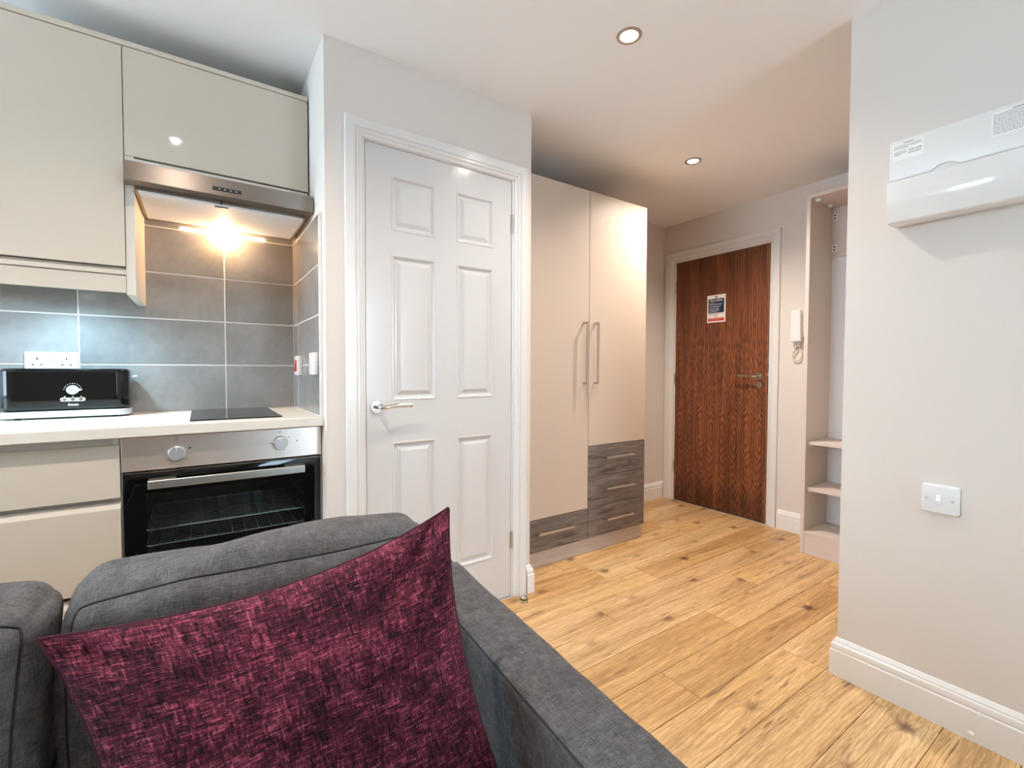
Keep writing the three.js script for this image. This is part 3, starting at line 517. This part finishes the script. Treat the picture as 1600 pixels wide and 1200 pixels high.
{ // toaster
  const t = thing('toaster', 'long glossy black toaster with silver base, on the worktop by the socket', 'toaster', [-.400, .9135, -2.345]);
  const hw = .175, hd = .070;
  const up = (s, h, bev, y, seg = 5) => { const g = extr(s, h, bev, seg, 16); g.rotateX(-Math.PI / 2); g.translate(0, y, 0); return g; };
  part('base', up(roundShape(-hw - .002, hw + .002, -hd - .002, hd + .002, .042), .0225, .004, .0065, 3), M.silver, t);
  part('body', up(roundShape(-hw, hw, -hd, hd, .045), .152, .014, .0295), M.blackGloss, t);
  for (const z of [-.026, .026]) part('slot', bx(-.125, .125, .1795, .1818, z - .0135, z + .0135, .001), M.darkHole, t);
  for (const x of [-.13, .13]) for (const z of [-.045, .045]) { const f = cyl(.009, .008, .0075, 16); f.translate(x, .0038, z); part('foot', f, M.black, t); }
  part('lever', bx(hw - .001, hw + .022, .146, .156, -.016, .016, .004), M.silver, t);
  const zf = hd, kx = .018, ky = .104;
  const ks = new THREE.Shape(); ks.absarc(0, 0, .0165, .35, Math.PI * 2 - .35); ks.lineTo(.026, 0); ks.closePath();
  const kg = extr(ks, .010, .0015, 2, 24); kg.translate(kx, ky, zf); part('browning_knob', kg, M.silver, t);
  const tick = []; for (let i = 0; i <= 10; i++) { const a = Math.PI * (.97 - .92 * i / 10), b = new THREE.PlaneGeometry(.0022, .0016); b.rotateZ(a); b.translate(kx + .0235 * Math.cos(a), ky + .0235 * Math.sin(a), zf + .0004); tick.push(b); } for (const x of [-.022, 0, .022]) { const b = new THREE.PlaneGeometry(.004, .003); b.translate(kx + x, .0795, zf + .0004); tick.push(b); }
  part('scale_print', merged(tick), M.print, t).userData.kind = 'stuff';
  const pb = extr(roundShape(kx - .034, kx + .034, .0625, .0765, .0069), .004, .0012, 2, 12); pb.translate(0, 0, zf); const strip = part('button_strip', pb, M.silver, t);
  for (const x of [-.022, 0, .022]) part('button', zlathe([[0, .0058], [.0042, .0056], [.005, .0045], [.005, 0], [0, 0]], kx + x, .0695).translate(0, 0, zf), M.satinDark, strip);
  const tx = new TextGeometry('Swan', { font, size: .0082, depth: .0006, curveSegments: 4 }); tx.computeBoundingBox(); tx.translate(kx - tx.boundingBox.max.x / 2, .0468, zf + .0001); part('brand_print', tx, M.print, t);
}
{ // double socket
  const s = thing('double_socket', 'white double wall socket on the tiles behind the toaster', 'socket', [-.4625, 1.071, ZK + .0121]);
  part('plate', extr(roundShape(-.0735, .0735, 0, .086, .003), .009, .002, 2, 6), M.plastic, s);
  for (const x of [-.0085, .0085]) { const r = bx(-.0062, .0062, -.010, .010, -.002, .004, .0012); r.rotateX(.22); r.translate(x, .066, .0095); part('rocker', r, M.plastic, s); part('rocker_mark', bx(x - .0055, x + .0055, .0535, .0548, .009, .0093), M.dimple, s); }
  for (const x of [-.040, .040]) { for (const [dx, y, w, h] of [[0, .0605, .0042, .0085], [-.0115, .038, .0068, .0042], [.0115, .038, .0068, .0042]]) part('pin_hole', bx(x + dx - w / 2, x + dx + w / 2, y - h / 2, y + h / 2, .0078, .0094), M.darkHole, s); }
}
{ // two switches on the side tiles
  const a = thing('cooker_switch', 'white cooker switch with a red rocker, on the side tiles', 'switch', [XK - .0121, 1.069, -2.262], -Math.PI / 2);
  part('plate', extr(roundShape(-.043, .043, 0, .086, .004), .018, .003, 2, 6), M.plastic, a);
  const r = bx(-.013, .013, -.026, .026, -.003, .006, .002); r.rotateX(-.12); r.translate(0, .043, .0175); part('rocker', r, M.red, a, 'red rocker');
  const b = thing('blank_switch', 'white switch at the front of the side tiles, beside the wall edge', 'switch', [XK - .0121, 1.074, -1.925], -Math.PI / 2);
  part('plate', extr(roundShape(-.043, .043, 0, .086, .004), .018, .003, 2, 6), M.plastic, b);
  const q = bx(-.008, .008, -.013, .013, -.002, .004, .0015); q.rotateX(.12); q.translate(0, .046, .018); part('rocker', q, M.plastic, b);
}

// ------------------------------------------------------------------ wardrobe
function barHandle(parent, x0, x1, y0, y1, z, vertical) {                // square bar on two posts
  const t = .0052, o = .034, list = vertical
    ? [bx(x0 - t, x0 + t, y0, y1, z + o - t, z + o + t, .001), bx(x0 - t, x0 + t, y0, y0 + .012, z, z + o, .0008), bx(x0 - t, x0 + t, y1 - .012, y1, z, z + o, .0008)]
    : [bx(x0, x1, y0 - t, y0 + t, z + o - t, z + o + t, .001), bx(x0, x0 + .012, y0 - t, y0 + t, z, z + o, .0008), bx(x1 - .012, x1, y0 - t, y0 + t, z, z + o, .0008)];
  return part('handle', list, M.satin, parent);
}
{
  const w = thing('wardrobe', 'cashmere two-door wardrobe with four grey wood drawers and bar handles', 'wardrobe', [1.894, 0, -1.985]);
  const cx = 1.894, cz = 1.985;
  const L = (x0, x1, y0, y1, z0, z1, r) => bx(x0 - cx, x1 - cx, y0, y1, z0 + cz, z1 + cz, r);
  part('side_panel', L(1.388, 1.406, .001, 2.1375, -2.552, -2.0045), M.cashmere, w); part('side_panel', L(2.378, 2.396, .001, 2.1375, -2.552, -2.0045), M.cashmere, w);
  part('carcass', [L(1.406, 2.378, 2.119, 2.1375, -2.552, -2.0045), L(1.406, 2.378, .093, .110, -2.552, -2.0045), L(1.406, 2.378, .11, 2.119, -2.552, -2.545), L(1.885, 1.903, .11, 2.119, -2.545, -2.02)], M.cashmere, w);
  part('plinth', L(1.406, 2.378, .001, .0925, -2.023, -2.0055), M.plinth, w);
  const d1 = part('door', L(1.389, 1.8925, .2765, 2.139, -2.003, -1.985, .0014), M.cashmere, w), d2 = part('door', L(1.8955, 2.395, .6475, 2.139, -2.003, -1.985, .0014), M.cashmere, w);
  barHandle(d1, 1.850 - cx, 0, 1.015, 1.377, 0, true); barHandle(d2, 1.936 - cx, 0, 1.015, 1.377, 0, true);
  for (const [x0, x1, y0, y1, h0, h1, hy] of [[1.8955, 2.395, .4605, .6445, 2.012, 2.258, .571], [1.8955, 2.395, .2785, .4575, 2.018, 2.260, .381], [1.8955, 2.395, .0945, .2755, 2.022, 2.258, .194], [1.389, 1.8925, .0945, .2735, 1.503, 1.762, .203]]) {
    const dw = part('drawer', L(x0, x1, y0, y1, -2.003, -1.985, .0014), M.drift, w); barHandle(dw, h0 - cx, h1 - cx, hy, hy, 0, false);
  }
}
// ------------------------------------------------------------------ open shelf unit
{
  const u = thing('shelf_unit', 'tall open shelf unit in dull mauve-beige between walnut door and wall corner', 'shelving', [2.98, 0, -1.294], -Math.PI / 2);
  // own axes: x along the wall towards the room's near side, z out of the wall (0 is the front)
  const wd = .598, D0 = -.338;
  part('side_panel', bx(0, .021, .001, 2.130, D0, 0, .0008), M.shelf, u); part('side_panel', bx(wd - .021, wd, .001, 2.130, D0, 0, .0008), M.shelf, u);
  part('top_panel', bx(.021, wd - .021, 2.108, 2.129, D0, 0, .0008), M.shelf, u);
  part('back_panel', bx(.021, wd - .021, .09, 2.108, -.310, -.302), M.shelfBack, u, 'pale back panel');
  part('back_rail', bx(.021, wd - .021, 1.800, 2.107, -.3018, -.290), M.shelf, u);
  part('bottom_panel', bx(.021, wd - .021, .118, .138, -.301, -.002, .0008), M.shelf, u);
  part('plinth', bx(.021, wd - .021, .001, .1175, -.022, -.004), M.shelf, u);
  for (const y of [.676, .398]) { const s = part('shelf', bx(.024, wd - .024, y - .021, y, -.300, -.028, .001), M.shelf, u); for (const z of [-.05, -.26]) { const p = cyl(.006, .006, .012, 14); p.rotateZ(Math.PI / 2); p.translate(.027, y - .027, z); part('shelf_pin', p, M.plasticWarm, s); } }
  for (const z of [-.045, -.205]) { const k = ylathe([[0, 0], [.012, 0], [.014, -.006], [.012, -.015], [.006, -.019], [0, -.019]], 24); k.translate(.042, 2.1078, z); part('fixing_cap', k, M.plastic, u); }
  for (const y of [2.028, 1.835]) { const pl = part('corner_bracket', bx(.0225, .052, y, y + .042, -.2899, -.2872, .001), M.plastic, u); for (const dy of [.012, .030]) part('screw_hole', zcyl(.005, .005, -.2871, -.2865, .037, y + dy, 14), M.darkHole, pl); }
}
// ------------------------------------------------------------------ things on the walls and the floor
{
  const p = thing('intercom_phone', 'white door-entry handset with looped cable, beside the walnut door frame', 'intercom', [XE, 1.288, -1.478], -Math.PI / 2);
  part('wall_plate', extr(roundShape(-.026, .042, .03, .19, .006), .016, .002, 2, 8), M.plasticWarm, p);
  const hs = new THREE.Shape(); hs.moveTo(-.034, .02); hs.quadraticCurveTo(-.034, 0, -.014, 0); hs.lineTo(.018, 0); hs.quadraticCurveTo(.035, .0, .034, .02); hs.lineTo(.030, .19); hs.quadraticCurveTo(.029, .214, .014, .214); hs.lineTo(-.016, .214); hs.quadraticCurveTo(-.030, .214, -.031, .192); hs.closePath();
  const hg = extr(hs, .036, .009, 4, 12); hg.translate(0, 0, .013); part('handset', hg, M.plastic, p);
  part('cradle_clip', bx(-.012, .020, -.030, -.001, .004, .022, .003), M.cable, p);
  part('cable', tube([[.0, -.002, .026], [-.006, -.04, .026], [-.020, -.07, .020], [-.026, -.10, .016], [-.012, -.124, .014], [.014, -.118, .014], [.028, -.088, .012], [.020, -.055, .010], [.008, -.036, .006]], .0042, 80, 10), M.cable, p);
}
{
  const f = thing('fuse_box', 'long white plastic fuse box with hinged lid high on the wall', 'fuse box', [XR, 1.557, -.55], -Math.PI / 2);
  const LEN = .46, seamY = .1295, top = .252;
  // upper cover with a scooped thumb notch in its lower edge
  const s = new THREE.Shape(); s.moveTo(.004, seamY); s.lineTo(.098, seamY); s.quadraticCurveTo(.108, seamY + .001, .116, seamY + .009); s.quadraticCurveTo(.135, seamY + .019, .154, seamY + .009); s.quadraticCurveTo(.162, seamY + .001, .172, seamY); s.lineTo(LEN - .004, seamY); s.lineTo(LEN - .004, top - .008); s.quadraticCurveTo(LEN - .004, top, LEN - .012, top); s.lineTo(.012, top); s.quadraticCurveTo(.004, top, .004, top - .008); s.closePath();
  part('cover', extr(s, .0925, .005, 4, 10), M.plastic, f);
  part('body', bx(.004, LEN - .004, .004, seamY - .001, 0, .078, .003), M.plasticWarm, f);
  const pr = [[.001, .004], [.030, .0005], [.066, .000], [.0765, .001], [.0808, .0045], [.0825, .010], [.0865, .024], [.0905, .038], [.0945, .052], [.0957, .0570], [.0965, .0615], [.0971, .0660], [.0974, .0710], [.0975, .078], [.0975, .121], [.0966, .1265], [.093, .1285], [.0792, .1285], [.0792, .010], [.001, .010]];
  const lid = extr(poly(pr.map(([z, y]) => [-z, y])), LEN, .0012, 2); lid.rotateY(Math.PI / 2); part('lid', toCreasedNormals(lid, .5), M.lidPlastic, f); part('finger_tab', bx(.104, .166, .120, .152, .070, .0870, .004), M.plastic, f);
  const l1 = new THREE.PlaneGeometry(.073, .052); l1.translate(.0495, .2155, .0929); part('test_label', l1, std('#ffffff', .45, { map: testLabelTex }), f, 'paper test label with dates');
  const l2 = new THREE.PlaneGeometry(.118, .066); l2.translate(.288, .2085, .0929); part('warning_label', l2, std('#ffffff', .45, { map: warnLabelTex }), f, 'paper warning label');
}
{
  const s = thing('light_switch', 'single white wall switch low on the wall above the skirting', 'switch', [XR, .656, -.4215], -Math.PI / 2);
  part('back_box', extr(roundShape(-.0435, .0435, 0, .087, .004), .008, .001, 1, 6), M.plasticWarm, s);
  const pl = extr(roundShape(-.043, .043, .0005, .0865, .006), .010, .0045, 4, 8); pl.translate(0, 0, .007); part('plate', pl, M.plastic, s);
  const r = bx(-.006, .006, -.0105, .0105, -.003, .0035, .0012); r.rotateX(-.26); r.translate(-.002, .047, .0175); part('rocker', r, M.plastic, s);
  for (const x of [-.0305, .0305]) part('screw_cover', zcyl(.0042, .0042, .0165, .0175, x, .043, 18), M.dimple, s);
  part('rocker_mark', bx(-.0075, .0035, .0262, .0272, .0168, .0173), M.dimple, s);
}
{
  const d = thing('door_stop', 'small chrome floor door stop in front of the white door frame', 'door stop', [1.252, 0, -1.738]);
  part('body', ylathe([[0, 0.0002], [.019, .0002], [.019, .004], [.016, .006], [.016, .026], [.0135, .030], [0, .031]], 36), M.chrome, d);
  const t = new THREE.TorusGeometry(.0162, .0032, 10, 36); t.rotateX(Math.PI / 2); t.translate(0, .016, 0); part('rubber_ring', t, M.black, d);
}
// ------------------------------------------------------------------ downlights
{
  let proto;
  for (const [x, z, power, label] of DOWNLIGHTS) {
    let d;
    if (!proto) {
      d = proto = thing('downlight', label, 'downlight', [x, CEIL, z], 0, 'recessed ceiling downlights');
      part('bezel', ylathe([[.0315, .020], [.0315, -.001], [.033, -.0035], [.043, -.0035], [.0455, -.0006], [.0455, .0], [.0358, .0], [.0358, .020]], 48), M.nickel, d);
      part('can', ylathe([[.0356, .0205], [.0356, .09], [0, .09], [0, .088], [.034, .088], [.034, .0205]], 32), M.satinDark, d);
      const l = cyl(.0312, .0312, .004, 36); l.translate(0, .0002, 0); part('lamp_lens', l, M.glow, d);
    } else { d = proto.clone(); d.name = numbered('downlight'); d.position.set(x, CEIL, z); d.userData = { ...proto.userData, label }; scene.add(d); }
    const s = new THREE.SpotLight(SPOT_COLOR, SPOT * power, 0, 1.26, 1, 2); s.name = 'downlight_source'; s.position.set(x, CEIL - .006, z); s.target.position.set(x, 0, z); s.shadow.radius = 0.7; s.castShadow = true; s.shadow.mapSize.set(1024, 1024); scene.add(s, s.target);
  }
}
// ------------------------------------------------------------------ sofa, back cushions, pillow
const n3 = (x, y, z, s) => { const a = vn(x + z * 1.7, y + z * .9, 4096, 4096, s), b = vn(y * 1.1 + 31, z + x * .6 + 17, 4096, 4096, s + 5); return (a + b) / 2 - 0.5; };
function smooth(g) {                                                    // normals shared by vertices in one place
  const p = g.attributes.position, ix = g.index.array, acc = new Map(), key = i => `${Math.round(p.getX(i) * 2e4)},${Math.round(p.getY(i) * 2e4)},${Math.round(p.getZ(i) * 2e4)}`;
  const a = new THREE.Vector3(), b = new THREE.Vector3(), c = new THREE.Vector3(), keys = Array.from({ length: p.count }, (_, i) => key(i));
  for (let t = 0; t < ix.length; t += 3) { a.fromBufferAttribute(p, ix[t]); b.fromBufferAttribute(p, ix[t + 1]); c.fromBufferAttribute(p, ix[t + 2]); b.sub(a); c.sub(a); b.cross(c); for (let k = 0; k < 3; k++) { const q = keys[ix[t + k]]; if (!acc.has(q)) acc.set(q, new THREE.Vector3()); acc.get(q).add(b); } }
  const n = new Float32Array(p.count * 3); for (let i = 0; i < p.count; i++) { a.copy(acc.get(keys[i])).normalize(); n[3 * i] = a.x; n[3 * i + 1] = a.y; n[3 * i + 2] = a.z; }
  g.setAttribute('normal', new THREE.BufferAttribute(n, 3)); return g;
}
function softBox(w, h, d, o) {                                          // stuffed box: rounded, swollen, creased
  const { r = .03, cx = 0, cy = 0, cz = 0, wr = .004, s = 1, seg = [40, 40, 16], shape } = o;
  const den = t => t * 0.55 + 0.45 * Math.sin(t * Math.PI / 2);
  const fix = v => {
    const q = [2 * v.x / w, 2 * v.y / h, 2 * v.z / d].map(t => clamp(t, -1, 1));
    const c = new THREE.Vector3(clamp(v.x, -w / 2 + r, w / 2 - r), clamp(v.y, -h / 2 + r, h / 2 - r), clamp(v.z, -d / 2 + r, d / 2 - r)), e = v.clone().sub(c), l = e.length();
    if (l > 1e-9) v.copy(c).addScaledVector(e, r / l * Math.min(1, l / r * 1.0 > 0 ? Math.max(Math.abs(e.x), Math.abs(e.y), Math.abs(e.z)) / r : 1));
    v.x += q[0] * cx * (1 - q[1] ** 2) * (1 - q[2] ** 2); v.y += q[1] * cy * (1 - q[0] ** 2) * (1 - q[2] ** 2); v.z += q[2] * cz * (1 - q[0] ** 2) * (1 - q[1] ** 2);
    const k = wr * (n3(v.x * 9, v.y * 7, v.z * 9, s) * 1.6 + n3(v.x * 22, v.y * 13, v.z * 22, s + 3) * .6);
    v.x += q[0] * k; v.y += q[1] * k; v.z += q[2] * k;
    if (shape) shape(v, q); return v;
  };
  const g = new THREE.BoxGeometry(w, h, d, ...seg), p = g.attributes.position, n = g.attributes.normal, uv = g.attributes.uv, v = new THREE.Vector3();
  for (let i = 0; i < p.count; i++) {
    v.set(den(2 * p.getX(i) / w) * w / 2, den(2 * p.getY(i) / h) * h / 2, den(2 * p.getZ(i) / d) * d / 2);
    const nx = Math.abs(n.getX(i)), ny = Math.abs(n.getY(i));
    uv.setXY(i, nx > .5 ? v.z + .37 : v.x, ny > .5 ? v.z + .21 : v.y);
    fix(v); p.setXYZ(i, v.x, v.y, v.z);
  }
  g.clearGroups(); return { g: smooth(g), fix };
}
const SOFA = [0, 0, -0.6], TURN = -3.8 * D;
{
  const s = thing('sofa', 'grey heather fabric sofa with a square padded arm', 'sofa', SOFA, TURN);
  const box = (x0, x1, y0, y1, z0, z1, o) => { const b = softBox(x1 - x0, y1 - y0, z1 - z0, o); b.g.translate((x0 + x1) / 2, (y0 + y1) / 2, (z0 + z1) / 2); return b; };
  part('base', box(-.79, .395, .12, .30, -.42, .32, { r: .02, wr: .001 }).g, M.sofa, s);
  part('seat', box(-.20, .393, .30, .435, -.42, .36, { r: .04, cy: .012, wr: .004, s: 7 }).g, M.sofa, s); part('seat', box(-.79, -.205, .30, .435, -.42, .36, { r: .04, cy: .012, wr: .004, s: 8 }).g, M.sofa, s);
  part('back_frame', box(-.90, .515, .12, .60, -.63, -.492, { r: .02, wr: .0015, s: 3 }).g, M.sofa, s);
  for (const [x0, x1] of [[.397, .517], [-.913, -.793]]) {
    const a = box(x0, x1, .10, .600, -.491, .42, { r: .011, cx: .002, cy: .004, wr: .002, s: 11, seg: [16, 40, 60] });
    const arm = part('arm', a.g, M.sofa, s);
    const e = x0 > 0 ? -1 : 1, line = []; for (let i = 0; i <= 40; i++) { const v = new THREE.Vector3(e * (x1 - x0) / 2, .25, -.454 + .911 * i / 40); a.fix(v); line.push([v.x + (x0 + x1) / 2, v.y +   .35 + .0006, v.z - .002]); }
    part('seam', tube(line, .0016, 120, 6), M.seam, arm);
  }
  for (const x of [-.86, .46]) for (const z of [-.50, .36]) { const f = cyl(.02, .016, .119, 16); f.translate(x, .0605, z); part('foot', f, M.foot, s); }
}
function backCushion(label, cx, w, o) {
  const h = .306, d = .165, c = thing('back_cushion', label, 'cushion', SOFA, TURN);
  const b = softBox(w, h, d, { r: .042, cx: .006, cy: .014, cz: .030, wr: .010, s: o.s, seg: [64, 48, 24], shape: (v, q) => { v.z -= .10 * (v.y / h) * .55; if (o.shape) o.shape(v, q); } });
  const g = new THREE.Group(); const at = [cx, .470 + h / 2, o.z];
  b.g.translate(...at); const cover = part('cover', b.g, M.sofa, c);
  const loop = [], N = 48, fz = d / 2;
  const edge = (x, y) => { const v = new THREE.Vector3(x, y, fz); b.fix(v); loop.push([v.x + at[0], v.y + at[1], v.z + at[2] + .0004]); };
  for (let i = 0; i <= N; i++) edge(-w / 2, -h / 2 + h * i / N); for (let i = 1; i <= N; i++) edge(-w / 2 + w * i / N, h / 2); for (let i = 1; i <= N; i++) edge(w / 2, h / 2 - h * i / N);
  part('seam', tube(loop, .0019, 260, 6), M.seam, cover);
  return c;
}
backCushion('grey back cushion directly behind the plum pillow', .090, .568, { z: -.335, s: 21, shape: (v, q) => { v.y -= .014 * Math.max(0, q[1]) * (.5 - .5 * q[0]); } });
backCushion('slumped grey back cushion at the photo edge, beside the plum pillow', -.496, .568, { z: -.322, s: 33, shape: (v, q) => { v.y -= .004 * (1 + q[1]) * .5 + .02 * Math.max(0, q[0]) ** 2 * Math.max(0, q[1]); v.z += .02 * Math.max(0, q[2]) * (1 - q[1]) * .5; } });
{ // pillow: four pointed corners, edges pulled in, both faces puffed out
  const TL = new THREE.Vector3(-.156, .787, -.724), TR = new THREE.Vector3(.354, .855, -.715), BL = new THREE.Vector3(-.060, .458, -.545), BR = new THREE.Vector3(.368, .458, -.545);
  const p = thing('pillow', 'plum chenille pillow leaning against the grey sofa cushion', 'pillow', [.12, .44, -.55]);
  const N = 72, nrm = new THREE.Vector3().subVectors(BL, TL).cross(new THREE.Vector3().subVectors(TR, TL)).normalize(); if (nrm.z < 0) nrm.negate();
  const at = (s, t) => {                                               // s along the top from TL, t downwards, both 0..1
    const a = 2 * s - 1, b = 2 * t - 1;
    let S2 = s, T2 = t; S2 = .5 + (s - .5) * (1 - .11 * (1 - b * b)); T2 = .5 + (t - .5) * (1 - .17 * (1 - a * a) * (b < 0 ? 1 : .5));
    const top = TL.clone().lerp(TR, S2), bot = BL.clone().lerp(BR, S2); return top.lerp(bot, T2);
  };
  const puff = (s, t, side) => { const a = 2 * s - 1, b = 2 * t - 1, e = Math.pow(Math.max(0, (1 - a * a)), .55) * Math.pow(Math.max(0, (1 - b * b)), .55); let h = .066 * e * (side > 0 ? 1.0 : .62);
    if (side > 0) { const edge = step(0, .12, Math.min(s, 1 - s, t, 1 - t)); h += edge * (.010 * n3(s * 5, t * 5, 1, 61) + .004 * n3(s * 14, t * 12, 2, 63)); const dx = 1 - s, dy = t, dd = Math.hypot(dx, dy); h += .012 * Math.exp(-((dx - .55 * dy - .01) ** 2) / .0016) * step(.02, .12, dd) * (1 - step(.3, .6, dd)) - .010 * Math.exp(-((dx - 1.1 * dy - .02) ** 2) / .002) * step(.02, .1, dd) * (1 - step(.25, .5, dd)); const ex = s, ey = t; h += -.010 * Math.exp(-((ex - .9 * ey) ** 2) / .002) * (1 - step(.12, .32, Math.hypot(ex, ey))) * step(.03, .1, Math.hypot(ex, ey)); }
    return h; };
  const sheet = side => {
    const pos = [], uv = [], idx = [];
    for (let j = 0; j <= N; j++) for (let i = 0; i <= N; i++) {
      const s = .5 - .5 * Math.cos(Math.PI * i / N) * 1, t = .5 - .5 * Math.cos(Math.PI * j / N), v = at(s, t).addScaledVector(nrm, side * puff(s, t, side)).sub(p.position);
      pos.push(v.x, v.y, v.z); uv.push(s * .5, (1 - t) * .46);
    }
    for (let j = 0; j < N; j++) for (let i = 0; i < N; i++) { const a = j * (N + 1) + i, b = a + 1, c = a + N + 1, e = c + 1; side > 0 ? idx.push(a, c, b, b, c, e) : idx.push(a, b, c, b, e, c); }
    const g = new THREE.BufferGeometry(); g.setAttribute('position', new THREE.Float32BufferAttribute(pos, 3)); g.setAttribute('uv', new THREE.Float32BufferAttribute(uv, 2)); g.setIndex(idx); g.computeVertexNormals(); return g;
  };
  part('cover', [sheet(1), sheet(-1)], M.pillow, p);
  const loop = []; for (let k = 0; k < 4; k++) for (let i = 0; i < 24; i++) { const f = .5 - .5 * Math.cos(Math.PI * i / 24), [s, t] = [[f, 0], [1, f], [1 - f, 1], [0, 1 - f]][k]; loop.push(at(s, t).sub(p.position).toArray()); }
  part('edge_seam', tube(loop, .0022, 400, 6, true), M.pillow, p);
}

scene.traverse(o => { if (o.isMesh) { o.castShadow = true; o.receiveShadow = true; } });
renderer.render(scene, camera);
